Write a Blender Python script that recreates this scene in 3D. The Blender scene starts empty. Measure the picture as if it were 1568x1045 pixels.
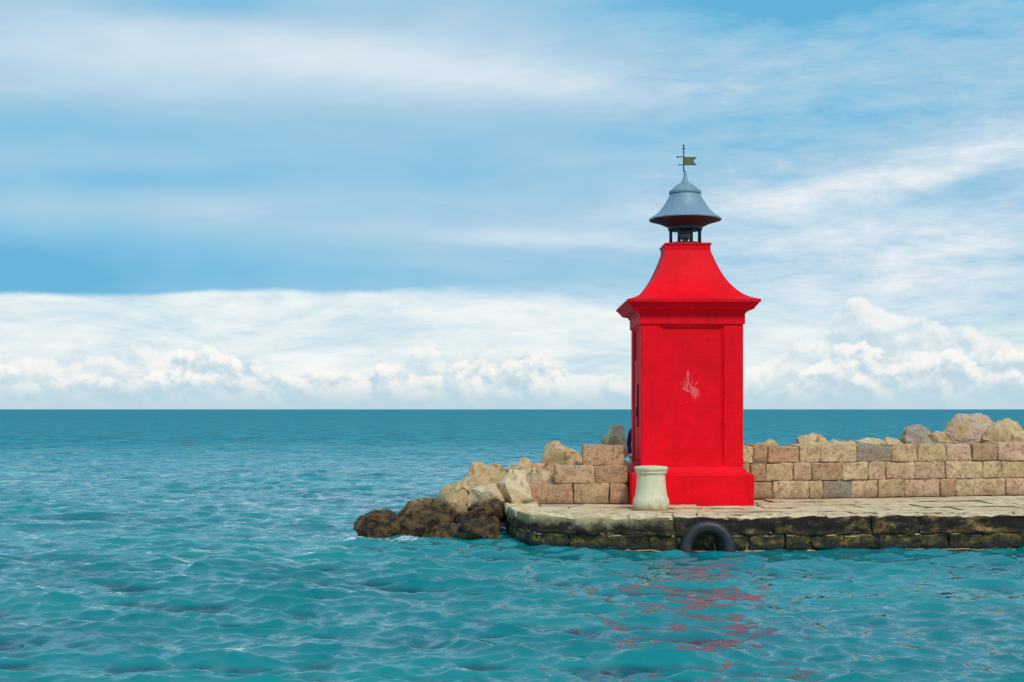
import bpy, bmesh, math, random
import numpy as np
from mathutils import Vector, noise, Matrix
random.seed(7); np.random.seed(7)
scene = bpy.context.scene
R = math.radians

# ------------------------------------------------------------------ helpers
class NT:
    def __init__(s, tree):
        s.t = tree; s.n = tree.nodes; s.l = tree.links
    def node(s, typ, **kw):
        nd = s.n.new(typ)
        for k, v in kw.items(): setattr(nd, k, v)
        return nd
    def put(s, sock, v):
        if v is None: return
        if hasattr(v, 'links') or isinstance(v, bpy.types.NodeSocket): s.l.new(v, sock)
        else:
            if isinstance(v, (tuple, list)) and len(v) == 3 and sock.type == 'RGBA': v = (*v, 1)
            sock.default_value = v
    def m(s, op, a, b=None, c=None, clamp=False):
        nd = s.node('ShaderNodeMath', operation=op, use_clamp=clamp)
        s.put(nd.inputs[0], a); s.put(nd.inputs[1], b); s.put(nd.inputs[2], c)
        return nd.outputs[0]
    def add(s, a, b): return s.m('ADD', a, b)
    def sub(s, a, b): return s.m('SUBTRACT', a, b)
    def mul(s, a, b): return s.m('MULTIPLY', a, b)
    def vop(s, op, v, k):
        nd = s.node('ShaderNodeVectorMath', operation=op)
        s.put(nd.inputs[0], v)
        if k is not None: s.put(nd.inputs[1], k)
        return nd.outputs[0]
    def vmul(s, v, k): return s.vop('MULTIPLY', v, k)
    def vadd(s, v, k): return s.vop('ADD', v, k)
    def noise(s, vec, scale, detail=4, rough=.5, dist=0., out=0):
        nd = s.node('ShaderNodeTexNoise')
        s.put(nd.inputs['Vector'], vec); s.put(nd.inputs['Scale'], scale)
        s.put(nd.inputs['Detail'], detail); s.put(nd.inputs['Roughness'], rough)
        s.put(nd.inputs['Distortion'], dist)
        return nd.outputs[out]
    def sstep(s, v, lo, hi, a=0., b=1.):
        nd = s.node('ShaderNodeMapRange', interpolation_type='SMOOTHSTEP')
        s.put(nd.inputs[0], v); s.put(nd.inputs[1], lo); s.put(nd.inputs[2], hi)
        s.put(nd.inputs[3], a); s.put(nd.inputs[4], b); return nd.outputs[0]
    def ramp(s, v, pts):
        nd = s.node('ShaderNodeValToRGB'); cr = nd.color_ramp
        while len(cr.elements) < len(pts): cr.elements.new(.5)
        for e, (p, c) in zip(cr.elements, pts):
            e.position = p; e.color = (*c, 1)
        s.put(nd.inputs[0], v); return nd.outputs[0]
    def mix(s, f, a, b, mode='MIX'):
        nd = s.node('ShaderNodeMix', data_type='RGBA', blend_type=mode)
        s.put(nd.inputs[0], f); s.put(nd.inputs[6], a); s.put(nd.inputs[7], b)
        return nd.outputs[2]
    def bump(s, h, strength, dist, nrm=None):
        nd = s.node('ShaderNodeBump')
        s.put(nd.inputs['Strength'], strength); s.put(nd.inputs['Distance'], dist)
        s.put(nd.inputs['Height'], h)
        if nrm is not None: s.put(nd.inputs['Normal'], nrm)
        return nd.outputs[0]

def new_mat(name):
    m = bpy.data.materials.new(name); m.use_nodes = True
    t = NT(m.node_tree); b = m.node_tree.nodes['Principled BSDF']
    return m, t, b

def srgb(r, g, b):
    f = lambda c: (c/255/12.92) if c/255 <= .04045 else ((c/255+.055)/1.055)**2.4
    return (f(r), f(g), f(b))

def link(o): bpy.context.collection.objects.link(o); return o
def empty(name, loc=(0,0,0)):
    o = bpy.data.objects.new(name, None); o.location = loc; o.empty_display_size = .3
    return link(o)
def set_parent(o, parent):
    if parent:
        o.parent = parent; o.matrix_parent_inverse = Matrix.Translation(parent.location).inverted()
def mesh_obj(name, verts, faces, mat=None, smooth=False, parent=None):
    me = bpy.data.meshes.new(name); me.from_pydata([tuple(v) for v in verts], [], faces); me.update()
    if mat: me.materials.append(mat)
    if smooth:
        for p in me.polygons: p.use_smooth = True
    o = link(bpy.data.objects.new(name, me)); set_parent(o, parent)
    return o
def bm_obj(name, bm, mat=None, smooth=False, parent=None):
    bmesh.ops.recalc_face_normals(bm, faces=bm.faces)
    me = bpy.data.meshes.new(name); bm.to_mesh(me); bm.free()
    if mat: me.materials.append(mat)
    if smooth:
        for p in me.polygons: p.use_smooth = True
    o = link(bpy.data.objects.new(name, me)); set_parent(o, parent)
    return o
def auto_smooth(o, ang=35):
    me = o.data
    for p in me.polygons: p.use_smooth = True
    bm = bmesh.new(); bm.from_mesh(me)
    for e in bm.edges:
        if len(e.link_faces) == 2 and e.calc_face_angle(0) > R(ang): e.smooth = False
    bm.to_mesh(me); bm.free()
def lathe(name, prof, cx, cy, seg, mat, parent, smooth=True, ang=30):
    bm = bmesh.new(); rings = []
    for r, z in prof:
        if r < 1e-5: rings.append([bm.verts.new((cx, cy, z))])
        else: rings.append([bm.verts.new((cx+r*math.cos(2*math.pi*i/seg), cy+r*math.sin(2*math.pi*i/seg), z)) for i in range(seg)])
    for a, b in zip(rings, rings[1:]):
        for i in range(seg):
            j = (i+1) % seg
            if len(a) == 1 and len(b) == 1: continue
            if len(a) == 1: bm.faces.new((a[0], b[i], b[j]))
            elif len(b) == 1: bm.faces.new((a[i], a[j], b[0]))
            else: bm.faces.new((a[i], a[j], b[j], b[i]))
    if len(rings[0]) > 1: bm.faces.new(rings[0])
    if len(rings[-1]) > 1: bm.faces.new(rings[-1])
    o = bm_obj(name, bm, mat, smooth, parent)
    if smooth: auto_smooth(o, ang)
    return o
def square_loft(name, prof, cx, cy, mat, parent, ang=25, n=8):
    bm = bmesh.new(); rings = []
    for h, z in prof:
        ring = []
        c = [(-1,-1),(1,-1),(1,1),(-1,1)]
        for k in range(4):
            a, b = c[k], c[(k+1)%4]
            for q in range(n):
                t = q/n
                ring.append(bm.verts.new((cx+h*(a[0]+(b[0]-a[0])*t), cy+h*(a[1]+(b[1]-a[1])*t), z)))
        rings.append(ring)
    L = 4*n
    for a, b in zip(rings, rings[1:]):
        for i in range(L):
            bm.faces.new((a[i], a[(i+1)%L], b[(i+1)%L], b[i]))
    bm.faces.new(rings[0]); bm.faces.new(rings[-1])
    o = bm_obj(name, bm, mat, True, parent); auto_smooth(o, ang); return o
def box(name, x0, x1, y0, y1, z0, z1, mat, parent, bev=.006):
    bm = bmesh.new()
    vs = [bm.verts.new((x, y, z)) for x in (x0, x1) for y in (y0, y1) for z in (z0, z1)]
    for f in ((0,1,3,2),(4,6,7,5),(0,4,5,1),(2,3,7,6),(0,2,6,4),(1,5,7,3)):
        bm.faces.new([vs[i] for i in f])
    if bev: bmesh.ops.bevel(bm, geom=bm.edges[:], offset=bev, segments=2, affect='EDGES', profile=.6)
    return bm_obj(name, bm, mat, False, parent)
def rod(name, a, b, r, mat, parent, seg=10):
    a = Vector(a); b = Vector(b); d = (b-a); q = d.to_track_quat('Z', 'Y')
    bm = bmesh.new()
    bmesh.ops.create_cone(bm, cap_ends=True, segments=seg, radius1=r, radius2=r, depth=d.length)
    bmesh.ops.transform(bm, matrix=Matrix.Translation((a+b)/2) @ q.to_matrix().to_4x4(), verts=bm.verts)
    return bm_obj(name, bm, mat, True, parent)

# ------------------------------------------------------------------ sky
world = bpy.data.worlds.new('sky'); scene.world = world; world.use_nodes = True
try:
    world.cycles.sampling_method = 'MANUAL'; world.cycles.sample_map_resolution = 128
except Exception as ex: print(ex)
wt = world.node_tree; wt.nodes.clear(); W = NT(wt)
SUN_EL, SUN_AZ = 46, 22
st = W.node('ShaderNodeTexSky', sky_type='NISHITA'); st.sun_disc = False
st.sun_elevation = R(SUN_EL); st.sun_rotation = R(180-SUN_AZ)
st.air_density = 1.0; st.dust_density = .6; st.ozone_density = 1.2
tc = W.node('ShaderNodeTexCoord'); D = tc.outputs['Generated']
sp = W.node('ShaderNodeSeparateXYZ'); W.put(sp.inputs[0], D)
x, y, z = sp.outputs
hyp = W.m('MAXIMUM', W.m('SQRT', W.add(W.mul(x, x), W.mul(y, y))), .02)
V = W.m('MINIMUM', W.m('DIVIDE', z, hyp), 3.)
U = W.m('ARCTAN2', x, y)
uu = lambda p: (p-784)/1950; vv = lambda p: (627-p)/1950
def gauss(px, py, sx, sy, tilt=0.):
    du = W.sub(U, uu(px)); dv = W.sub(W.sub(V, vv(py)), W.mul(du, tilt)) if tilt else W.sub(V, vv(py))
    a = W.mul(du, 1950/sx); b = W.mul(dv, 1950/sy)
    return W.m('EXPONENT', W.mul(W.m('MULTIPLY_ADD', a, a, W.mul(b, b)), -1.))
def bump1(px, sx):
    a = W.mul(W.sub(U, uu(px)), 1950/sx)
    return W.m('EXPONENT', W.mul(W.mul(a, a), -1.))
def gsum(base, lst):
    r = base
    for amp, *g in lst: r = W.m('MULTIPLY_ADD', gauss(*g) if len(g) > 2 else bump1(*g), amp, r)
    return r
Ds = W.vmul(D, (1, 1, 2.8))
wv = W.vmul(W.vadd(W.noise(Ds, 4., 2, out=1), (-.5, -.5, -.5)), (.24, .24, .32))
Dw = W.vadd(Ds, wv)
n1 = W.noise(Dw, 3.6, 4, .5)
n2 = W.noise(W.vmul(Dw, (1, 1, 2.)), 8., 6, .6)
n3 = W.noise(W.vmul(D, (1, 1, 4)), 26., 5, .64)
field = gsum(.43, [
 (.34, 230, 95, 330, 62, -.04), (.38, 700, 112, 330, 50, -.10), (-.32, 330, 22, 130, 26),
 (-.50, 1190, 8, 230, 42), (-.30, 1568, 10, 150, 50), (-.26, 150, 218, 260, 40), (-.28, 230, 290, 190, 20, .02),
 (-.10, 520, 262, 320, 40), (.12, 220, 338, 300, 22), (-.44, 20, 435, 330, 60), (-.20, 480, 418, 360, 40),
 (.26, 860, 366, 200, 15, -.03), (.40, 1290, 300, 330, 26, .10), (.30, 1520, 238, 210, 30, .10),
 (.42, 1400, 370, 320, 48), (.32, 1300, 440, 260, 36), (-.32, 1480, 296, 60, 12, .1), (-.14, 1150, 200, 350, 40), (.10, 0, 180, 120, 30)])
field = W.add(field, W.mul(W.sub(n1, .5), .66))
field = W.add(field, W.mul(W.sub(n2, .5), W.sstep(U, -.2, .25, .26, .56)))
field = W.add(field, W.mul(W.sub(n3, .5), W.sstep(U, .0, .22, .05, .8)))
hi = W.ramp(field, [(.0, srgb(98, 180, 219)), (.25, srgb(136, 195, 227)), (.5, srgb(165, 205, 230)), (.76, srgb(202, 223, 237)), (1., srgb(236, 242, 247))])
e = W.mul(W.sub(U, uu(740)), 1950/740); e = W.mul(e, e)
edge = W.add(W.m('MULTIPLY_ADD', e, -26/1950, vv(443)), W.mul(W.sub(W.noise(W.vmul(D, (1, 1, 3)), 9., 5, .55), .5), .016))
soft = W.sstep(U, -.1, .15, .0035, .03)
lowm = W.sstep(W.m('DIVIDE', W.sub(edge, V), soft), -.6, 1.)
low = W.ramp(W.add(W.mul(n2, .75), W.mul(n3, .4)), [(.42, srgb(196, 222, 236)), (.58, srgb(225, 238, 243)), (.72, srgb(245, 249, 248))])
col = W.mix(lowm, hi, low)
def cumulus(col, base, lst, sc, namp, shp, seedv, alpha):
    P = W.vadd(W.vmul(D, (1, 1, 1.25)), seedv)
    f = W.noise(P, sc, 6, .58); f2 = W.noise(W.vadd(P, (.004, 0, .009)), sc, 6, .58)
    g = W.noise(P, sc*.33, 2, .5)
    H = gsum(base, lst)
    top = W.add(W.add(H, W.mul(W.sub(f, .5), namp)), W.mul(W.sub(g, .5), namp*.9))
    depth = W.sub(top, V)
    mask = W.mul(W.sstep(depth, 0., shp), alpha)
    rel = W.add(W.mul(W.sub(f, f2), 4.0), .56)
    rel = W.add(rel, W.mul(W.sstep(depth, .0, .035), -.22))
    cc = W.ramp(rel, [(.10, srgb(188, 213, 228)), (.40, srgb(216, 230, 238)), (.62, srgb(246, 245, 240)), (.85, srgb(254, 252, 248))])
    return W.mix(mask, col, cc)
col = cumulus(col, .040, [(.030, 1290, 110), (.020, 1480, 90), (.012, 330, 80), (.008, 600, 90)], 18., .10, .007, (3.1, 1.7, .4), .66)
col = cumulus(col, .024, [(.020, 320, 60), (.018, 580, 60), (.012, 800, 70), (.022, 1290, 60), (.016, 1420, 60), (.016, 1540, 50), (.008, 60, 80)], 30., .066, .004, (.3, 4.2, 1.4), .85)
hz = W.sstep(V, .002, .028, .9, 0.)
col = W.mix(hz, col, srgb(184, 215, 229))
b1 = W.node('ShaderNodeBackground'); W.put(b1.inputs[0], st.outputs[0]); b1.inputs[1].default_value = .1
b2 = W.node('ShaderNodeBackground'); W.put(b2.inputs[0], col); b2.inputs[1].default_value = 1.0
mx = W.node('ShaderNodeMixShader'); mx.inputs[0].default_value = .94
W.l.new(b1.outputs[0], mx.inputs[1]); W.l.new(b2.outputs[0], mx.inputs[2])
wo = W.node('ShaderNodeOutputWorld'); W.l.new(mx.outputs[0], wo.inputs[0])

sl = bpy.data.lights.new('sun', 'SUN'); sl.energy = 2.2; sl.angle = R(12); sl.color = (1, .94, .84)
so = link(bpy.data.objects.new('sun', sl)); so.rotation_euler = (R(90-SUN_EL), 0, R(SUN_AZ)); so.location = (8, -10, 20)

# ------------------------------------------------------------------ materials
def pos(t):
    return t.node('ShaderNodeNewGeometry').outputs['Position']
def sepz(t, p):
    s_ = t.node('ShaderNodeSeparateXYZ'); t.put(s_.inputs[0], p); return s_.outputs

m_red, t, b = new_mat('red_paint'); p = pos(t); px_, py_, pz_ = sepz(t, p)
c = t.mix(t.sstep(t.noise(p, 1.6, 5, .65), .35, .65), (.92, .001, .014), (.76, .001, .008))
streak = t.noise(t.vmul(p, (9, 9, .7)), 1., 4, .6)
c = t.mix(t.mul(t.sstep(streak, .52, .8), .35), c, (.50, .002, .008))
chips = t.sstep(t.noise(p, 9, 5, .7), .69, .72)
scuff = t.m('EXPONENT', t.mul(t.add(t.m('POWER', t.mul(t.m('ABSOLUTE', t.sub(px_, 3.50)), 4.2), 2.), t.m('POWER', t.mul(t.m('ABSOLUTE', t.sub(pz_, 2.92)), 2.4), 2.)), -1.))
scm = t.sstep(t.add(t.noise(t.vadd(t.vmul(p, (1.5, 1, .7)), (4, 0, 0)), 7., 6, .68, .8), t.mul(scuff, .24)), .72, .81)
scm = t.mul(scm, t.sstep(scuff, .1, .5))
lowc = t.mul(t.sstep(t.noise(t.vadd(p, (7, 3, 1)), 11., 5, .65), .61, .64), t.sstep(pz_, 2.0, .8))
c = t.mix(t.mul(lowc, .75), c, (.18, .045, .03))
c = t.mix(t.mul(chips, .5), c, (.30, .02, .02))
c = t.mix(t.mul(scm, .5), c, (.78, .22, .22))
t.put(b.inputs['Base Color'], c); b.inputs['Roughness'].default_value = .6; b.inputs['Specular IOR Level'].default_value = .12
saw = t.m('FRACT', t.mul(pz_, 9.)); crs = t.sstep(t.m('ABSOLUTE', t.sub(saw, .5)), .40, .5)
h = t.add(t.mul(crs, -.2), t.mul(t.noise(p, 14., 4, .6), .9))
t.put(b.inputs['Normal'], t.bump(h, .35, .014))

m_cap, t, b = new_mat('painted_zinc'); p = pos(t)
c = t.mix(t.noise(t.vmul(p, (1, 1, .4)), 6., 4, .6), srgb(104, 130, 146), srgb(140, 164, 178))
c = t.mix(t.sstep(t.noise(p, 16., 4, .6), .62, .75), c, srgb(80, 92, 98))
t.put(b.inputs['Base Color'], c); b.inputs['Roughness'].default_value = .5; b.inputs['Metallic'].default_value = .15
t.put(b.inputs['Normal'], t.bump(t.noise(p, 9, 3), .2, .02))
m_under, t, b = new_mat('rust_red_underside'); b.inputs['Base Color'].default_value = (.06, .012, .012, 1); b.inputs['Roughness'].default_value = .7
m_dark, t, b = new_mat('dark_iron'); b.inputs['Base Color'].default_value = (.03, .035, .045, 1); b.inputs['Roughness'].default_value = .5; b.inputs['Metallic'].default_value = .3
m_lens, t, b = new_mat('lantern_lens'); b.inputs['Base Color'].default_value = (.12, .11, .10, 1); b.inputs['Roughness'].default_value = .15
m_vane, t, b = new_mat('patina_brass'); p = pos(t)
t.put(b.inputs['Base Color'], t.mix(t.noise(p, 20, 4), (.16, .15, .06), (.07, .10, .06))); b.inputs['Metallic'].default_value = .3; b.inputs['Roughness'].default_value = .6

m_boll, t, b = new_mat('cream_painted_stone'); p = pos(t); _, _, pz_ = sepz(t, p)
c = t.mix(t.noise(p, 5., 5, .6), srgb(224, 216, 184), srgb(200, 194, 158))
c = t.mix(t.mul(t.sstep(t.noise(t.vmul(p, (14, 14, 2)), 1., 5, .6), .50, .72), .65), c, srgb(150, 142, 108))
c = t.mix(t.sstep(t.add(pz_, t.mul(t.noise(p, 9, 4), .15)), .80, .66), c, srgb(165, 138, 98))
t.put(b.inputs['Base Color'], c); b.inputs['Roughness'].default_value = .75
t.put(b.inputs['Normal'], t.bump(t.noise(p, 30, 5, .6), .5, .015))

def tint_nodes(t):
    a = t.node('ShaderNodeAttribute', attribute_name='tint'); return a.outputs['Color']
m_wall, t, b = new_mat('wall_stone'); p = pos(t); _, _, pz_ = sepz(t, p)
c = tint_nodes(t)
c = t.mix(t.mul(t.sstep(t.noise(p, 4., 5, .65), .36, .64), .6), c, srgb(160, 122, 84))
c = t.mix(t.mul(t.sstep(t.noise(t.vadd(p, (5, 5, 5)), 14., 5, .74), .48, .64), .65), c, srgb(88, 66, 46))
c = t.mix(t.mul(t.sstep(t.noise(t.vadd(p, (1, 9, 5)), 30., 3, .6), .56, .70), .45), c, srgb(228, 206, 168))
c = t.mix(t.mul(t.sstep(t.add(pz_, t.mul(t.noise(p, 5, 3), .3)), .92, .72), .4), c, srgb(110, 88, 62))
t.put(b.inputs['Base Color'], c); b.inputs['Roughness'].default_value = .9
t.put(b.inputs['Normal'], t.bump(t.noise(p, 32., 5, .68), .8, .025))

m_rock, t, b = new_mat('limestone_rock'); p = pos(t); _, _, pz_ = sepz(t, p)
c = tint_nodes(t)
c = t.mix(t.mul(t.sstep(t.noise(p, 2.6, 5, .65), .44, .64), .6), c, srgb(204, 156, 98))
c = t.mix(t.mul(t.sstep(t.noise(t.vadd(p, (3, 3, 3)), 6.5, 6, .72), .52, .66), .7), c, srgb(104, 78, 50))
c = t.mix(t.mul(t.sstep(t.noise(t.vadd(p, (3, 8, 3)), 13, 4, .6), .52, .70), .5), c, srgb(240, 220, 184))
wet = t.sstep(t.add(pz_, t.mul(t.sub(t.noise(p, 2.2, 4, .6), .5), .8)), .70, .44)
dk = t.mix(t.sstep(t.noise(p, 7., 5, .7), .40, .62), (.014, .009, .006), srgb(110, 80, 38))
c = t.mix(wet, c, dk)
t.put(b.inputs['Base Color'], c); t.put(b.inputs['Roughness'], t.sstep(pz_, .1, .5, .45, .92))
h = t.add(t.noise(p, 8., 6, .74), t.mul(t.noise(p, 30., 3, .6), .4))
t.put(b.inputs['Normal'], t.bump(h, 1., .08))

m_quay, t, b = new_mat('quay_stone'); p = pos(t); px_, _, pz_ = sepz(t, p)
g = t.node('ShaderNodeNewGeometry'); nz = sepz(t, g.outputs['True Normal'])[2]
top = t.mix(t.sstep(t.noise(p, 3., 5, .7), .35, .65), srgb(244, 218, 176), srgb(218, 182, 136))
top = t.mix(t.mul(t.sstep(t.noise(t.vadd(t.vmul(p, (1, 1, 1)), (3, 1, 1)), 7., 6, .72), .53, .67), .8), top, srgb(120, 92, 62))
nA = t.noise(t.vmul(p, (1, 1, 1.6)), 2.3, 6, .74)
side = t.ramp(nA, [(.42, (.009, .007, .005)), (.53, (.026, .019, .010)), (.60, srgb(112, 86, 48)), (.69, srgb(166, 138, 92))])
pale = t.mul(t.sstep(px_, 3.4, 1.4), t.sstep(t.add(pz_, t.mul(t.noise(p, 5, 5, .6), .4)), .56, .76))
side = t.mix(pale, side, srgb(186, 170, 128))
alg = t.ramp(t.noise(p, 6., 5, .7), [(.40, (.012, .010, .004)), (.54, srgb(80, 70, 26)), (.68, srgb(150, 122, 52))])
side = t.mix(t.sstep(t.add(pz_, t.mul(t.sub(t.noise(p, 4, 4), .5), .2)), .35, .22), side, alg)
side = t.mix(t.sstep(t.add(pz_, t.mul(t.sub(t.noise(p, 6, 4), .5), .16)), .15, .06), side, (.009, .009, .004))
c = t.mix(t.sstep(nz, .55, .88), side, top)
t.put(b.inputs['Base Color'], c); t.put(b.inputs['Roughness'], t.sstep(pz_, .05, .4, .4, .9))
h = t.add(t.noise(p, 8., 6, .74), t.mul(t.noise(p, 40., 3, .6), .4))
t.put(b.inputs['Normal'], t.bump(h, 1., .05))

m_pave, t, b = new_mat('pier_paving'); p = pos(t)
br = t.node('ShaderNodeTexBrick'); t.put(br.inputs['Vector'], p)
br.inputs['Color1'].default_value = (*srgb(226, 208, 178), 1); br.inputs['Color2'].default_value = (*srgb(196, 172, 140), 1); br.inputs['Mortar'].default_value = (*srgb(110, 92, 70), 1)
br.inputs['Scale'].default_value = 1; br.inputs['Mortar Size'].default_value = .02; br.inputs['Brick Width'].default_value = 1.1; br.inputs['Row Height'].default_value = .62
c = t.mix(t.mul(t.sstep(t.noise(p, 2.5, 6, .7), .45, .62), .6), br.outputs[0], srgb(150, 124, 96))
t.put(b.inputs['Base Color'], c); b.inputs['Roughness'].default_value = .9
t.put(b.inputs['Normal'], t.bump(t.add(t.noise(p, 4, 5, .65), t.mul(br.outputs[1], -.4)), .8, .04))

m_tire, t, b = new_mat('rubber'); p = pos(t)
t.put(b.inputs['Base Color'], t.mix(t.noise(p, 12, 5), (.006, .007, .009), (.018, .018, .021))); b.inputs['Roughness'].default_value = .5
m_jacket, t, b = new_mat('navy_cloth'); p = pos(t)
t.put(b.inputs['Base Color'], t.mix(t.noise(p, 8, 4), (.012, .02, .07), (.02, .03, .10))); b.inputs['Roughness'].default_value = .9
m_jeans, t, b = new_mat('dark_trousers'); b.inputs['Base Color'].default_value = (.02, .022, .03, 1); b.inputs['Roughness'].default_value = .9
m_skin, t, b = new_mat('skin'); b.inputs['Base Color'].default_value = (.5, .28, .19, 1); b.inputs['Roughness'].default_value = .6
m_hair, t, b = new_mat('hair'); b.inputs['Base Color'].default_value = (.03, .018, .01, 1); b.inputs['Roughness'].default_value = .7

# ------------------------------------------------------------------ water
m_wat, t, b = new_mat('sea_water'); gm = t.node('ShaderNodeNewGeometry'); p = gm.outputs['Position']
px_, py_, pz_ = sepz(t, p)
dist = t.m('SQRT', t.add(t.mul(px_, px_), t.mul(py_, py_)))
patch = t.noise(t.vmul(p, (.07, .16, 0)), 1., 4, .6)
chop = t.noise(t.vmul(p, (.34, .50, 0)), 1., 5, .70)
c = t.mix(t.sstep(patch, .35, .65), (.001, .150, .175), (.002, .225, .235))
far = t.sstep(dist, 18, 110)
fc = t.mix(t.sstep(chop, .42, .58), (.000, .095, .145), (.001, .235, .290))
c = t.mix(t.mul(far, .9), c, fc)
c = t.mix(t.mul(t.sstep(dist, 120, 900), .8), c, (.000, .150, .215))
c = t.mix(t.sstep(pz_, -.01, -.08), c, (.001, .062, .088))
foam_n = t.noise(t.vmul(p, (1, 1.6, 1)), 9., 5, .7)
def spot(cx, cy, r_):
    dx = t.mul(t.sub(px_, cx), 1/r_); dy = t.mul(t.sub(py_, cy), 1.3/r_)
    return t.m('EXPONENT', t.mul(t.m('MULTIPLY_ADD', dx, dx, t.mul(dy, dy)), -1.))
fz = t.add(t.add(spot(-3.0, 24.2, .55), spot(-1.9, 24.0, .45)), t.mul(spot(-2.2, 23.6, 1.2), .45))
foam = t.sstep(t.add(foam_n, t.mul(fz, .22)), .70, .80)
foam = t.mul(foam, t.sstep(fz, .1, .4))
c = t.mix(t.mul(foam, .8), c, (.70, .78, .80))
k1 = t.vmul(t.vadd(t.noise(t.vmul(p, (.45, .7, 1)), 1., 4, .66, out=1), (-.5, -.5, -.5)), (1, 1, 0))
k2 = t.vmul(t.vadd(t.noise(t.vmul(p, (3.4, 5.6, 1)), 1., 4, .70, out=1), (-.5, -.5, -.5)), (1, 1, 0))
sc1 = t.node('ShaderNodeVectorMath', operation='SCALE'); t.put(sc1.inputs[0], k1); t.put(sc1.inputs[3], t.mul(far, 1.5))
sc2 = t.node('ShaderNodeVectorMath', operation='SCALE'); t.put(sc2.inputs[0], k2); t.put(sc2.inputs[3], t.m('MULTIPLY_ADD', far, .2, .95))
nv = t.vadd(t.vadd(gm.outputs['Normal'], sc1.outputs[0]), sc2.outputs[0])
nv = t.vop('NORMALIZE', nv, None)
dif = t.node('ShaderNodeBsdfDiffuse'); t.put(dif.inputs[0], c); t.put(dif.inputs['Normal'], nv)
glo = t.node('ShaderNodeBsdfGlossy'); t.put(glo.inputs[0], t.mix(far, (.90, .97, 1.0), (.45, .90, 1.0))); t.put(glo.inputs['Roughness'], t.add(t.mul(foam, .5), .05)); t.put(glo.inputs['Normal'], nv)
fr_ = t.node('ShaderNodeFresnel'); fr_.inputs[0].default_value = 1.40; t.put(fr_.inputs['Normal'], nv)
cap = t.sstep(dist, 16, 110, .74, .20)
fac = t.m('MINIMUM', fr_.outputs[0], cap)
ms = t.node('ShaderNodeMixShader'); t.put(ms.inputs[0], fac); t.l.new(dif.outputs[0], ms.inputs[1]); t.l.new(glo.outputs[0], ms.inputs[2])
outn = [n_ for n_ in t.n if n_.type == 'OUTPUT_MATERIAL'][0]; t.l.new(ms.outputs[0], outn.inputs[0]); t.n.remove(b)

def build_water():
    rs = [3.0]
    while rs[-1] < 9: rs.append(rs[-1]*1.02)
    while rs[-1] < 130: rs.append(rs[-1]*1.0036)
    while rs[-1] < 600: rs.append(rs[-1]*1.012)
    while rs[-1] < 30000: rs.append(rs[-1]*1.08)
    rs = np.array(rs)
    th = np.concatenate([np.linspace(-180, -36, 48, endpoint=False), np.linspace(-36, 36, 1100, endpoint=False), np.linspace(36, 180, 48, endpoint=False)])
    th = np.radians(th); nr, nt = len(rs), len(th)
    Rg, T = np.meshgrid(rs, th, indexing='ij')
    X = Rg*np.sin(T); Y = Rg*np.cos(T)
    cell = np.gradient(rs)[:, None]
    fr = np.clip((R(37)-np.abs(T))/R(2), 0, 1)
    Z = np.zeros_like(X); DX = np.zeros_like(X); DY = np.zeros_like(X)
    rng = np.random.default_rng(11)
    nW = 110
    gust = 1+.30*np.sin(X*.31+1.3*np.sin(Y*.17+.5))*np.sin(Y*.27+1.1*np.sin(X*.13))
    for i in range(nW):
        lam = .17*(3.4/.17)**((i+.5)/nW)*rng.uniform(.93, 1.07)
        ang = math.radians(rng.normal(-104, 32))
        kx, ky = math.cos(ang), math.sin(ang); k = 2*math.pi/lam
        amp = .0074*lam**.86 if lam < .75 else .0074*.75**.86*(.75/lam)**.25
        f = np.clip(lam/(2.6*cell)-1, 0, 1)*fr
        if f.max() <= 0: continue
        ph = k*(X*kx+Y*ky)+rng.uniform(0, 6.28)+1.2*np.sin(.9*X/lam**.7*.25+rng.uniform(0, 6))+.9*np.sin(.31*Y/lam**.5+rng.uniform(0, 6))
        a = amp*f*gust
        Z += a*np.sin(ph); q = .95
        DX += a*q*kx*np.cos(ph); DY += a*q*ky*np.cos(ph)
    X = X+DX; Y = Y+DY
    v = np.stack([X, Y, Z], -1).reshape(-1, 3)
    v = np.vstack([v, [[0, 0, 0]]])
    i = np.arange(nr-1)[:, None]; j = np.arange(nt)[None, :]; j2 = (j+1) % nt
    q = np.stack([i*nt+j, (i+1)*nt+j, (i+1)*nt+j2, i*nt+j2], -1).reshape(-1, 4)[:, ::-1]
    c0 = len(v)-1; jj = np.arange(nt)
    tri = np.stack([np.full(nt, c0), (jj+1) % nt, jj], -1)
    me = bpy.data.meshes.new('sea_water')
    me.vertices.add(len(v)); me.vertices.foreach_set('co', v.astype(np.float32).ravel())
    loops = np.concatenate([q.ravel(), tri.ravel()]).astype(np.int32)
    me.loops.add(len(loops)); me.loops.foreach_set('vertex_index', loops)
    ls = np.concatenate([np.arange(len(q))*4, len(q)*4+np.arange(len(tri))*3]).astype(np.int32)
    me.polygons.add(len(ls)); me.polygons.foreach_set('loop_start', ls)
    me.polygons.foreach_set('use_smooth', np.ones(len(ls), bool))
    me.update(calc_edges=True); me.validate()
    me.materials.append(m_wat)
    o = link(bpy.data.objects.new('sea_water', me))
    if me.polygons[len(q)//2].normal.z < 0: me.flip_normals()
build_water()

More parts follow.
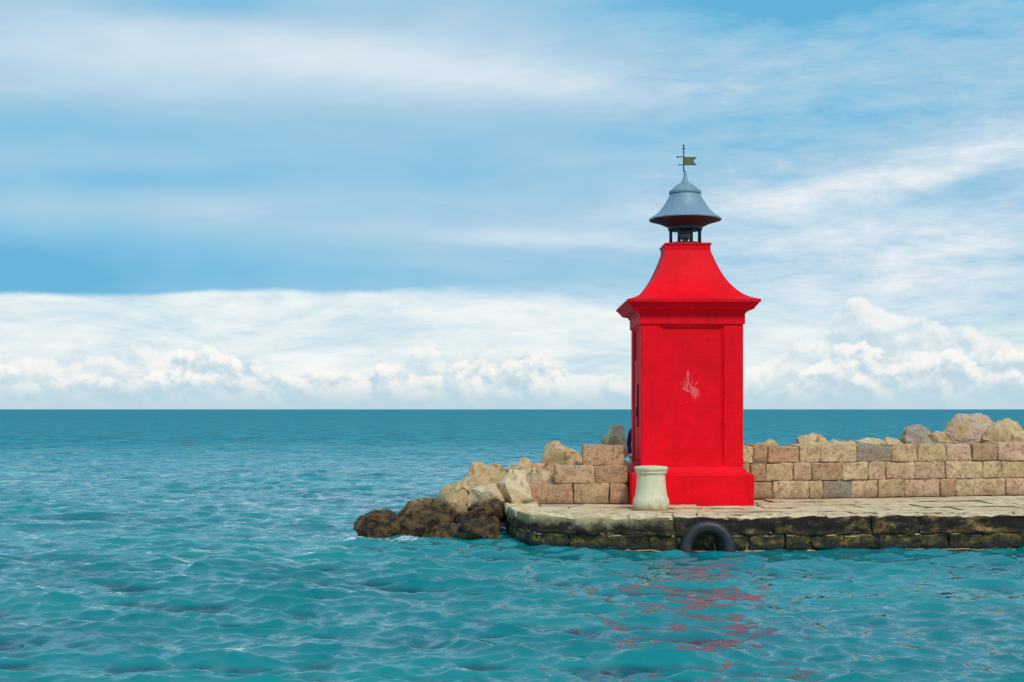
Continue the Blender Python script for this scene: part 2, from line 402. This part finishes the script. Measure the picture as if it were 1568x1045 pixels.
# ------------------------------------------------------------------ stone blocks
class Blocks:
    def __init__(s): s.v = []; s.f = []; s.c = []
    def add(s, foot, z0, z1, tint, bev=.02, rough=.012, cuts=2, jit=.008, skew=None):
        bm = bmesh.new()
        lo = [bm.verts.new((x_+random.uniform(-jit, jit), y_+random.uniform(-jit, jit), z0)) for x_, y_ in foot]
        hi_ = [bm.verts.new((x_+random.uniform(-jit, jit), y_+random.uniform(-jit, jit), z1+random.uniform(-jit, jit))) for x_, y_ in foot]
        bm.faces.new(lo[::-1]); bm.faces.new(hi_)
        for i in range(4): bm.faces.new((lo[i], lo[(i+1)%4], hi_[(i+1)%4], hi_[i]))
        bmesh.ops.subdivide_edges(bm, edges=bm.edges[:], cuts=cuts+2, use_grid_fill=True)
        sharp = [e_ for e_ in bm.edges if len(e_.link_faces) == 2 and e_.calc_face_angle(0) > R(50)]
        bmesh.ops.bevel(bm, geom=sharp, offset=bev, segments=2, affect='EDGES', profile=.5)
        sd = Vector((random.uniform(0, 99), 0, 0))
        bmesh.ops.recalc_face_normals(bm, faces=bm.faces)
        bm.normal_update()
        for v_ in bm.verts:
            n_ = noise.fractal(v_.co*5+sd, 1., 2., 4)
            v_.co += v_.normal*n_*rough
        bm.verts.index_update(); off = len(s.v)
        s.v += [tuple(v_.co) for v_ in bm.verts]
        s.f += [[w.index+off for w in f_.verts] for f_ in bm.faces]
        s.c += [(*tint, 1)]*len(bm.verts); bm.free()
    def done(s, name, mat, parent=None):
        o = mesh_obj(name, s.v, s.f, mat, False, parent)
        a = o.data.color_attributes.new('tint', 'FLOAT_COLOR', 'POINT')
        a.data.foreach_set('color', np.array(s.c, np.float32).ravel())
        auto_smooth(o, 50); return o

def resample(pl, lens_fn):
    pts = [Vector(p_) for p_ in pl]; out = [pts[0].copy()]; seg = 0; cur = pts[0].copy()
    need = lens_fn()
    while seg < len(pts)-1:
        d = (pts[seg+1]-cur).length
        if d >= need:
            cur = cur+(pts[seg+1]-cur).normalized()*need; out.append(cur.copy()); need = lens_fn()
        else: need -= d; seg += 1; cur = pts[seg].copy()
    return out
def offset(pl, d):
    out = []
    for i, p_ in enumerate(pl):
        a = pl[max(i-1, 0)]; c_ = pl[min(i+1, len(pl)-1)]
        tdir = (c_-a).normalized(); n_ = Vector((-tdir.y, tdir.x)); out.append(p_+n_*d)
    return out
PZ = .58
pier = empty('stone_pier', (6, 24, 0))
front = [(.02, 26.3), (-.18, 25.2), (-.06, 24.2), (.12, 23.3), (.42, 22.65), (1.2, 22.28), (2.8, 22.06), (5, 22.15), (9.5, 22.5), (16, 23.0), (32, 24.2)]
B = Blocks()
P1 = resample(front, lambda: random.uniform(.8, 1.1)); I1 = offset(P1, .62)
for a, c_, a2_, c2 in zip(P1, P1[1:], I1, I1[1:]):
    B.add([a, c_, c2, a2_], .265+random.uniform(-.006, .006), PZ+random.uniform(-.018, .014), (1, 1, 1), bev=.03, rough=.055, cuts=5, jit=.02)
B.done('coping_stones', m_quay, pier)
B = Blocks()
F2 = offset([Vector(p_) for p_ in front], .05)
P2 = resample(F2, lambda: random.uniform(.45, .8)); I2 = offset(P2, .5)
for a, c_, a2_, c2 in zip(P2, P2[1:], I2, I2[1:]):
    B.add([a, c_, c2, a2_], .0, .255, (1, 1, 1), bev=.03, rough=.05, cuts=4, jit=.02)
F3 = offset([Vector(p_) for p_ in front], .02)
P3 = resample(F3, lambda: random.uniform(.7, 1.)); I3 = offset(P3, .5)
for a, c_, a2_, c2 in zip(P3, P3[1:], I3, I3[1:]):
    B.add([a, c_, c2, a2_], -.6, -.01, (1, 1, 1), bev=.03, rough=.03, cuts=3)
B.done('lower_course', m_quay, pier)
core = [tuple(q_) for q_ in offset([Vector(p_) for p_ in front], .14)] + [(32, 35), (6, 29.2), (2, 28.3), (.45, 26.9)]
nn = len(core)
vs = [(x_, y_, -.6) for x_, y_ in core]+[(x_, y_, PZ-.03) for x_, y_ in core]
mesh_obj('deck', vs, [list(range(nn, 2*nn))]+[[i, (i+1)%nn, (i+1)%nn+nn, i+nn] for i in range(nn)], m_pave, False, pier)
B = Blocks()
def slab_row(off, depth, x0, x1):
    a = resample(offset([Vector(p_) for p_ in front[4:]], off), lambda: random.uniform(.6, 1.3))
    bq = offset(a, depth)
    for p0, p1, q1, q0 in zip(a, a[1:], bq[1:], bq):
        if x0 < p0.x < x1: B.add([p0, p1, q1, q0], PZ-.10, PZ+random.uniform(-.014, .012), (1, 1, 1), bev=.012, rough=.014, cuts=2)
slab_row(.65, .6, .3, 31); slab_row(1.27, .7, .3, 31); slab_row(1.99, .7, .6, 31); slab_row(2.71, .8, 4.9, 31); slab_row(3.53, .8, 5.2, 31)
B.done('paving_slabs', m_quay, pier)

# walls
tints = [srgb(212, 176, 136), srgb(196, 154, 118), srgb(218, 188, 146), srgb(182, 148, 112), srgb(212, 174, 144), srgb(146, 138, 126), srgb(204, 176, 130)]
wts = [5, 4, 4, 4, 3, 2.2, 3]
wallr = empty('stone_wall', (8, 27.3, PZ))
B = Blocks()
w0 = Vector((4.75, 26.62)); w1 = Vector((31, 32.4)); wd = (w1-w0).normalized(); wn = Vector((-wd.y, wd.x))
rows = [(PZ-.02, .935), (.945, 1.315), (1.325, 1.69)]
for ri, (za, zb) in enumerate(rows):
    s_ = -random.uniform(0, .3)
    while s_ < (w1-w0).length:
        L = random.uniform(.5, .95) if random.random() < .8 else random.uniform(.3, .5)
        a = w0+wd*max(s_, 0); c_ = w0+wd*(s_+L-.014)
        o_ = random.uniform(-.022, .022)
        B.add([a+wn*o_, c_+wn*o_, c_+wn*(.6), a+wn*(.6)], za, zb+(random.uniform(-.028, .02) if ri == 2 else 0), random.choices(tints, wts)[0], bev=.022, rough=.03, jit=.015)
        s_ += L
B.done('blocks', m_wall, wallr)
m_mort, t, b = new_mat('mortar'); b.inputs['Base Color'].default_value = (*srgb(120, 98, 78), 1); b.inputs['Roughness'].default_value = .95
def prism(name, foot, z0, z1, mat, parent):
    k = len(foot)
    return mesh_obj(name, [(x_, y_, z0) for x_, y_ in foot]+[(x_, y_, z1) for x_, y_ in foot],
        [list(range(k))[::-1], list(range(k, 2*k))]+[[i, (i+1)%k, (i+1)%k+k, i+k] for i in range(k)], mat, False, parent)
prism('mortar_core', [w0+wn*.04+wd*.03, w1+wn*.04, w1+wn*.55, w0+wn*.55+wd*.03], PZ, 1.65, m_mort, wallr)

walll = empty('stone_wall', (1.3, 25.8, PZ))
B = Blocks()
def lrow(x0, x1, y0, za, zb, cutsx, tn):
    xs = [x0]+cutsx+[x1]
    for a, c_ in zip(xs, xs[1:]):
        o_ = random.uniform(-.01, .01)
        B.add([(a+.006, y0+o_), (c_-.006, y0+o_), (c_-.006, y0+.62), (a+.006, y0+.62)], za, zb, random.choice(tn), bev=.02, rough=.026, jit=.012)
tl = [srgb(212, 166, 126), srgb(198, 152, 116), srgb(212, 174, 132)]
lrow(.21, 2.335, 25.50, PZ-.02, .955, [1.22, 1.95], tl)
lrow(.86, 2.335, 25.54, .962, 1.315, [1.66], tl)
lrow(1.42, 2.27, 25.58, 1.322, 1.725, [], tl)
B.done('blocks', m_wall, walll)

# ------------------------------------------------------------------ boulders
def rock_into(store, cx, cy, zt, w, h, d=None, tint=None, seed=0):
    rnd = random.Random(seed*17+3)
    d = d or w*.85; w = w*1.08
    bm = bmesh.new()
    for i in range(13):
        v_ = Vector((rnd.gauss(0, 1), rnd.gauss(0, 1), rnd.gauss(0, 1))).normalized()
        v_ *= rnd.uniform(.88, 1.12)
        bm.verts.new(v_)
    r_ = bmesh.ops.convex_hull(bm, input=bm.verts)
    loose = [v_ for v_ in bm.verts if not v_.link_faces]
    if loose: bmesh.ops.delete(bm, geom=loose, context='VERTS')
    bmesh.ops.dissolve_limit(bm, angle_limit=R(14), verts=bm.verts[:], edges=bm.edges[:])
    bmesh.ops.bevel(bm, geom=bm.edges[:], offset=.06, segments=2, affect='EDGES', profile=.5)
    bmesh.ops.triangulate(bm, faces=bm.faces[:])
    for _ in range(2):
        es = [e_ for e_ in bm.edges if e_.calc_length() > .14]
        bmesh.ops.subdivide_edges(bm, edges=es, cuts=1 if _ else 2)
        bmesh.ops.triangulate(bm, faces=[f_ for f_ in bm.faces if len(f_.verts) > 3])
    bmesh.ops.recalc_face_normals(bm, faces=bm.faces); bm.normal_update()
    sd = Vector((seed*3.1, seed*1.7, 0))
    for v_ in bm.verts:
        n_ = noise.fractal(v_.co*1.8+sd, .9, 2.1, 6)*.12 + noise.fractal(v_.co*6+sd, .8, 2.1, 4)*.045
        v_.co += v_.normal*n_
    cs = [v_.co for v_ in bm.verts]
    mn = [min(c_[i] for c_ in cs) for i in range(3)]; mxx = [max(c_[i] for c_ in cs) for i in range(3)]
    bm.verts.index_update(); off = len(store.v)
    for v_ in bm.verts:
        q_ = [(v_.co[i]-mn[i])/(mxx[i]-mn[i]) for i in range(3)]
        store.v.append((cx+(q_[0]-.5)*w, cy+(q_[1]-.5)*d, zt-h+q_[2]*h))
    store.f += [[w_.index+off for w_ in f_.verts] for f_ in bm.faces]
    store.c += [(*tint, 1)]*len(bm.verts); bm.free()
tan = srgb(228, 194, 144); cream = srgb(240, 214, 172); grey = srgb(182, 166, 152); pink = srgb(214, 180, 156); brown = srgb(120, 96, 66)
S = Blocks(); k = 0
for r_ in [(-2.53, 24.8, .50, .98, .8, 1., brown), (-1.62, 24.9, .70, 1.2, 1.1, 1.1, brown), (-.80, 24.9, .58, 1.1, 1.0, 1., brown),
           (-.62, 24.1, .38, .8, .7, .6, brown), (-2.0, 24.5, .36, .65, .7, .6, brown), (-1.25, 24.35, .32, 1., .6, .6, brown),
           (-1.30, 25.6, .97, 1.12, .9, 1., tan), (-.52, 26.1, 1.38, .98, .95, .9, tan), (.02, 25.42, 1.26, .74, .85, .7, cream),
           (.26, 26.5, 1.46, .84, .8, .8, tan), (1.04, 26.8, 1.80, 1.06, .9, .9, tan), (.60, 26.25, 1.26, .8, .7, .6, cream),
           (-.50, 25.3, 1.0, .74, .7, .7, cream), (-.42, 24.9, .72, .66, .6, .6, brown), (-.95, 26.6, 1.0, 1.2, 1.1, 1.2, tan),
           (-1.9, 25.7, .68, 1.1, 1., 1., brown), (2.30, 28.5, 2.12, .62, .9, .6, cream), (1.6, 28.2, 1.5, 1.3, 1.2, 1.2, tan),
           (2.6, 29.2, 1.4, 1.4, 1.3, 1.2, tan), (.4, 27.6, 1.3, 1.3, 1.3, 1.3, tan), (-.8, 27.6, .8, 1.4, 1.3, 1.2, tan), (.9, 29, .9, 1.5, 1.4, 1.3, brown)]:
    k += 1; rock_into(S, r_[0], r_[1], r_[2], r_[3], r_[4], r_[5], r_[6], k if k != 17 else 9)
o = S.done('riprap_boulders', m_rock); auto_smooth(o, 38)
S = Blocks()
for r_ in [(5.96, 29, 1.78, 1.1, .8, .8, tan), (6.87, 29, 1.92, .8, .8, .7, tan), (7.6, 29.3, 1.76, .9, .8, .8, tan), (8.3, 29.5, 1.80, .8, .8, .8, cream),
           (8.95, 29.7, 1.80, .8, .8, .8, tan), (9.62, 30, 2.10, 1.05, 1., .9, grey), (10.15, 29.7, 1.98, .85, .8, .7, tan), (11.0, 30.6, 2.36, 1.4, 1.2, 1., pink),
           (11.65, 30.3, 2.24, 1.1, 1., .9, tan), (12.2, 30.3, 1.96, .95, 1., .9, cream), (4.6, 29.3, 1.5, 1.2, 1.2, 1., tan)]:
    k += 1; rock_into(S, r_[0], r_[1], r_[2], r_[3], r_[4], r_[5], r_[6], k)
for i in range(26):
    k += 1; xx = random.uniform(12.5, 30)
    rock_into(S, xx, 29.4+(xx-10)*.22+random.uniform(-.2, .8), random.uniform(1.6, 2.2), random.uniform(.8, 1.3), 1.1, 1., random.choice([tan, grey, pink, cream]), k)
for i in range(34):
    k += 1; xx = random.uniform(3.2, 30); q_ = random.uniform(1.2, 4.)
    rock_into(S, xx, 29.+(xx-6)*.22+q_, 1.6-q_*.38, random.uniform(1., 1.6), 1.3, 1.3, random.choice([tan, grey, pink]), k)
o = S.done('riprap_boulders', m_rock); auto_smooth(o, 38)

# ------------------------------------------------------------------ lighthouse
LX, LY = 3.535, 26.0
lh = empty('red_lighthouse', (LX, LY, PZ))
square_loft('plinth', [(1.186, PZ-.03), (1.186, 1.165), (1.178, 1.18), (1.10, 1.20), (1.07, 1.235), (1.015, 1.30), (1.0, 1.325)], LX, LY, m_red, lh)
def body():
    H0 = 1.005; zb, zt = 1.31, 4.13; bm = bmesh.new()
    for k_ in range(4):
        M_ = Matrix.Translation((LX, LY, 0)) @ Matrix.Rotation(k_*math.pi/2, 4, 'Z')
        def P(u, v_, dep): return M_ @ Vector((u, -H0+dep, v_))
        rects = [(H0, zb, zt, 0), (.625, 1.36, 4.085, 0), (.618, 1.367, 4.078, .035), (.585, 1.40, 4.045, .037), (.578, 1.407, 4.038, .055)]
        rings = [[bm.verts.new(P(sx*a, v_, d)) for sx, v_ in ((-1, z0), (1, z0), (1, z1), (-1, z1))] for a, z0, z1, d in rects]
        for A, Bq in zip(rings, rings[1:]):
            for i in range(4): bm.faces.new((A[i], A[(i+1)%4], Bq[(i+1)%4], Bq[i]))
        bm.faces.new(rings[-1])
    bmesh.ops.remove_doubles(bm, verts=bm.verts, dist=.0005)
    es = [e_ for e_ in bm.edges if abs(e_.verts[0].co.z-e_.verts[1].co.z) > 2.7 and abs(abs(e_.verts[0].co.x-LX)-H0) < .001 and abs(abs(e_.verts[0].co.y-LY)-H0) < .001]
    bmesh.ops.bevel(bm, geom=es, offset=.012, segments=2, affect='EDGES')
    return bm_obj('tower_body', bm, m_red, False, lh)
body()
square_loft('cornice', [(1.012, 4.12), (1.035, 4.125), (1.035, 4.325), (1.06, 4.345), (1.065, 4.375), (1.10, 4.39), (1.185, 4.41), (1.20, 4.44), (1.255, 4.50), (1.26, 4.52), (1.298, 4.535), (1.303, 4.58), (1.29, 4.592), (1.2, 4.60)], LX, LY, m_red, lh, ang=18)
rp = [(1.285, 4.596), (1.17, 4.632), (1.025, 4.705), (.861, 4.85), (.696, 5.07), (.561, 5.345), (.47, 5.578), (.445, 5.66)]
fine = []
for i in range(len(rp)-1):
    p0 = rp[max(i-1, 0)]; p1 = rp[i]; p2 = rp[i+1]; p3 = rp[min(i+2, len(rp)-1)]
    for q_ in range(5):
        t_ = q_/5
        fine.append(tuple(.5*((2*p1[j])+(-p0[j]+p2[j])*t_+(2*p0[j]-5*p1[j]+4*p2[j]-p3[j])*t_**2+(-p0[j]+3*p1[j]-3*p2[j]+p3[j])*t_**3) for j in range(2)))
fine.append(rp[-1])
square_loft('bell_roof', fine, LX, LY, m_red, lh, ang=40)
square_loft('collar', [(.448, 5.60), (.450, 5.745), (.468, 5.757), (.468, 5.787), (.44, 5.795)], LX, LY, m_red, lh)
lathe('lantern_base', [(.36, 5.78), (.36, 5.835), (.33, 5.84)], LX, LY, 32, m_dark, lh)
lathe('lantern_top_ring', [(.33, 6.10), (.35, 6.11), (.35, 6.18), (.3, 6.185)], LX, LY, 32, m_dark, lh)
for i in range(8):
    a = 2*math.pi*(i+.35)/8; cx_, cy_ = LX+.315*math.cos(a), LY+.315*math.sin(a)
    rod(f'lantern_post_{i+1}', (cx_, cy_, 5.82), (cx_, cy_, 6.16), .032, m_dark, lh, 8)
lathe('lamp_lens', [(.06, 5.83), (.06, 5.90), (.09, 5.93), (.10, 5.99), (.09, 6.05), (.06, 6.09), (.05, 6.15)], LX, LY, 24, m_lens, lh)
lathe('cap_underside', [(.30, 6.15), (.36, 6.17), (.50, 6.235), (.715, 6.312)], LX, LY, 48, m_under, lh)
lathe('metal_cap', [(.70, 6.308), (.733, 6.306), (.738, 6.325), (.70, 6.357), (.64, 6.395), (.575, 6.445), (.51, 6.51), (.455, 6.58), (.405, 6.66), (.355, 6.745), (.325, 6.80), (.305, 6.835), (.325, 6.845), (.33, 6.87), (.325, 6.90), (.29, 6.915), (.275, 6.935), (.235, 6.975), (.18, 7.02), (.115, 7.055), (.075, 7.09), (.05, 7.14), (.035, 7.21), (.02, 7.32), (0, 7.33)], LX, LY, 48, m_cap, lh, ang=45)
rod('vane_pole', (LX-.03, LY, 7.3), (LX-.03, LY, 7.84), .012, m_dark, lh)
rod('vane_arm_upper', (LX-.16, LY, 7.60), (LX-.03, LY, 7.60), .010, m_dark, lh)
rod('vane_arm_lower', (LX-.15, LY, 7.44), (LX-.03, LY, 7.44), .009, m_dark, lh)
rod('vane_arm_depth', (LX-.03, LY-.12, 7.52), (LX-.03, LY+.12, 7.52), .008, m_dark, lh)
rod('vane_cross', (LX-.07, LY, 7.77), (LX+.01, LY, 7.77), .008, m_dark, lh)
for q_ in ((LX-.16, LY, 7.60), (LX-.03, LY, 7.84), (LX-.03, LY, 7.70)):
    bm = bmesh.new(); bmesh.ops.create_icosphere(bm, subdivisions=2, radius=.019, matrix=Matrix.Translation(q_)); bm_obj('vane_ball', bm, m_dark, True, lh)
fl = [(0, 7.43), (.27, 7.43), (.20, 7.51), (.27, 7.60), (0, 7.60)]
mesh_obj('vane_flag', [(LX-.03+a, LY-.006, c_) for a, c_ in fl]+[(LX-.03+a, LY+.006, c_) for a, c_ in fl],
    [[0, 1, 2, 3, 4], [9, 8, 7, 6, 5]]+[[i, i+5, (i+1)%5+5, (i+1)%5] for i in range(5)], m_vane, False, lh)
xl = LX-1.005
box('door_leaf', xl+.02, xl+.05, 25.55, 26.45, 1.42, 3.45, m_red, lh)
box('door_lock_plate', xl-.012, xl+.022, 25.66, 25.74, 2.1, 2.95, m_dark, lh)
rod('door_handle', (xl-.02, 25.70, 2.3), (xl-.02, 25.70, 2.5), .012, m_dark, lh)

# bollard
bo = empty('stone_bollard', (2.59, 23.72, PZ))
lathe('post', [(.33, PZ-.02), (.338, PZ+.02), (.335, .74), (.322, .79), (.30, .83), (.275, 1.0), (.262, 1.18), (.258, 1.25), (.285, 1.262), (.295, 1.285), (.285, 1.305), (.305, 1.318), (.315, 1.34), (.312, 1.368), (.29, 1.385), (.12, 1.40), (0, 1.402)], 2.59, 23.72, 48, m_boll, bo, ang=35)

# tyre fender
ty = empty('tyre_fender', (3.36, 21.86, .06))
def tyre():
    bm = bmesh.new(); prof = [(.27, -.06), (.29, -.095), (.34, -.115), (.41, -.112), (.455, -.095), (.472, -.07), (.475, -.03), (.462, -.022), (.475, -.014), (.476, .014), (.462, .022), (.475, .03), (.472, .07), (.455, .095), (.41, .112), (.34, .115), (.29, .095), (.27, .06), (.30, .05), (.32, .07), (.40, .08), (.43, .05), (.43, -.05), (.40, -.08), (.32, -.07), (.30, -.05)]
    seg = 96; rings = []
    for i in range(seg):
        a = 2*math.pi*i/seg; tr = .006 if i % 3 == 0 else 0
        rings.append([bm.verts.new((3.36+(r_-(tr if r_ > .45 else 0))*math.cos(a), 21.86+w_+.05*math.sin(a), .055+(r_-(tr if r_ > .45 else 0))*math.sin(a))) for r_, w_ in prof])
    L = len(prof)
    for i in range(seg):
        A, Bq = rings[i], rings[(i+1) % seg]
        for j in range(L): bm.faces.new((A[j], A[(j+1)%L], Bq[(j+1)%L], Bq[j]))
    o = bm_obj('tyre_body', bm, m_tire, True, ty); auto_smooth(o, 40)
tyre()
for i in range(7):
    a = Vector((3.20+i*.004, 21.93+i*.045, .50+i*.018))
    rod(f'chain_link_{i+1}', a, a+Vector((.0, .05, .016)), .014, m_dark, ty, 8)

# ------------------------------------------------------------------ person standing behind the tower
def skin_mesh(name, pts, edges, rad, mat, parent, sub=2):
    me = bpy.data.meshes.new(name); me.from_pydata(pts, edges, []); me.update()
    o = link(bpy.data.objects.new(name, me)); me.materials.append(mat)
    md = o.modifiers.new('skin', 'SKIN'); md.use_smooth_shade = True
    for i, r_ in enumerate(rad):
        sv = me.skin_vertices[0].data[i]
        sv.radius = r_ if isinstance(r_, tuple) else (r_, r_); sv.use_root = (i == 0)
    sb = o.modifiers.new('sub', 'SUBSURF'); sb.levels = sub; sb.render_levels = sub
    bpy.context.view_layer.update()
    dg = bpy.context.evaluated_depsgraph_get(); ev = o.evaluated_get(dg)
    m2 = bpy.data.meshes.new_from_object(ev); o.modifiers.clear(); o.data = m2
    for p_ in m2.polygons: p_.use_smooth = True
    set_parent(o, parent)
    return o
pX, pY = 2.77, 27.62
pe = empty('standing_person', (pX, pY, PZ))
Q = lambda a, b_, c_: (pX+a, pY+b_, PZ+c_)
pts = [Q(0,0,.95), Q(0,0,1.12), Q(0,.01,1.30), Q(0,.01,1.43), Q(0,-.01,1.52),
       Q(-.18,.01,1.41), Q(-.235,.03,1.14), Q(-.215,-.06,.90), Q(.18,.01,1.41), Q(.235,.03,1.14), Q(.215,-.06,.90),
       Q(-.10,0,.86), Q(-.11,-.02,.50), Q(-.12,.02,.10), Q(-.12,-.12,.045), Q(.10,0,.86), Q(.11,-.02,.50), Q(.12,.02,.10), Q(.13,-.12,.045)]
ed = [(0,1),(1,2),(2,3),(3,4),(3,5),(5,6),(6,7),(3,8),(8,9),(9,10),(0,11),(11,12),(12,13),(13,14),(0,15),(15,16),(16,17),(17,18)]
rad = [(.15,.11),(.14,.10),(.17,.115),(.12,.09),.055,.068,.052,.038,.068,.052,.038,.092,.065,.047,.04,.092,.065,.047,.04]
o = skin_mesh('body', pts, ed, rad, m_jacket, pe)
o.data.materials.append(m_jeans); o.data.materials.append(m_skin)
for p_ in o.data.polygons:
    zz = p_.center.z-PZ; xx = abs(p_.center.x-pX)
    if zz < .90 and xx < .19: p_.material_index = 1
    if zz > 1.505: p_.material_index = 2
for sgn in (-1, 1):
    hx, hy, hz_ = sgn*.215, -.06, .885
    hp = [Q(hx,hy,hz_), Q(hx,hy-.01,hz_-.05), Q(hx,hy-.015,hz_-.085)]; he = [(0,1),(1,2)]; hr = [.026,(.034,.018),(.034,.016)]
    skin_mesh('palm', hp, he, hr, m_skin, pe, 1)
    for fi in range(4):
        L = (.065, .075, .07, .055)[fi]; fy = hy-.045+fi*.02
        skin_mesh(f'finger_{fi+1}', [Q(hx,fy,hz_-.08), Q(hx-sgn*.004,fy,hz_-.08-L*.55), Q(hx-sgn*.018,fy,hz_-.08-L)], [(0,1),(1,2)], [.0095,.0088,.007], m_skin, pe, 1)
    skin_mesh('thumb', [Q(hx,hy-.03,hz_-.03), Q(hx-sgn*.01,hy-.06,hz_-.065), Q(hx-sgn*.015,hy-.065,hz_-.10)], [(0,1),(1,2)], [.012,.010,.008], m_skin, pe, 1)
def head():
    bm = bmesh.new(); bmesh.ops.create_uvsphere(bm, u_segments=32, v_segments=24, radius=1)
    for v_ in bm.verts:
        x_, y_, z_ = v_.co
        jaw = 1-.28*max(0, -z_); x2, y2, z2 = x_*.078*jaw, y_*.098*(1-.12*max(0, -z_)), z_*.118
        if y_ > .5:
            y2 += .022*math.exp(-((x_/.14)**2+((z_+.12)/.16)**2))
            y2 -= .008*math.exp(-(((abs(x_)-.38)/.16)**2+((z_-.06)/.12)**2))
            y2 += .006*math.exp(-((x_/.28)**2+((z_+.48)/.09)**2))
        v_.co = (pX+x2, pY+y2, PZ+1.635+z2)
    bm_obj('head', bm, m_skin, True, pe)
    bm = bmesh.new(); bmesh.ops.create_uvsphere(bm, u_segments=32, v_segments=20, radius=1)
    bmesh.ops.delete(bm, geom=[v_ for v_ in bm.verts if (v_.co.z < .25 and v_.co.y > .25) or v_.co.z < -.55], context='VERTS')
    for v_ in bm.verts:
        n_ = noise.noise(v_.co*5)*.05
        v_.co = (pX+v_.co.x*.087*(1+n_), pY-.006+v_.co.y*.105*(1+n_), PZ+1.645+v_.co.z*.122*(1+n_))
    bm_obj('hair', bm, m_hair, True, pe)
    for sgn in (-1, 1):
        bm = bmesh.new(); bmesh.ops.create_uvsphere(bm, u_segments=12, v_segments=10, radius=1)
        bmesh.ops.transform(bm, matrix=Matrix.Translation((pX+sgn*.08, pY, PZ+1.63)) @ Matrix.Diagonal((.012, .022, .033, 1)), verts=bm.verts)
        bm_obj('ear', bm, m_skin, True, pe)
        bm = bmesh.new(); bmesh.ops.create_uvsphere(bm, u_segments=12, v_segments=10, radius=.011, matrix=Matrix.Translation((pX+sgn*.03, pY+.083, PZ+1.642)))
        bm_obj('eye', bm, m_dark, True, pe)
head()

# ------------------------------------------------------------------ camera
cam = bpy.data.cameras.new('camera'); co = link(bpy.data.objects.new('camera', cam))
co.location = (0, 0, 2.45); co.rotation_euler = (R(90), 0, 0)
cam.sensor_width = 36; cam.lens = 36*1950/1568; cam.shift_y = 104.5/1568
cam.clip_start = .1; cam.clip_end = 60000
scene.camera = co
scene.view_settings.view_transform = 'Standard'; scene.view_settings.look = 'None'; scene.view_settings.exposure = 0
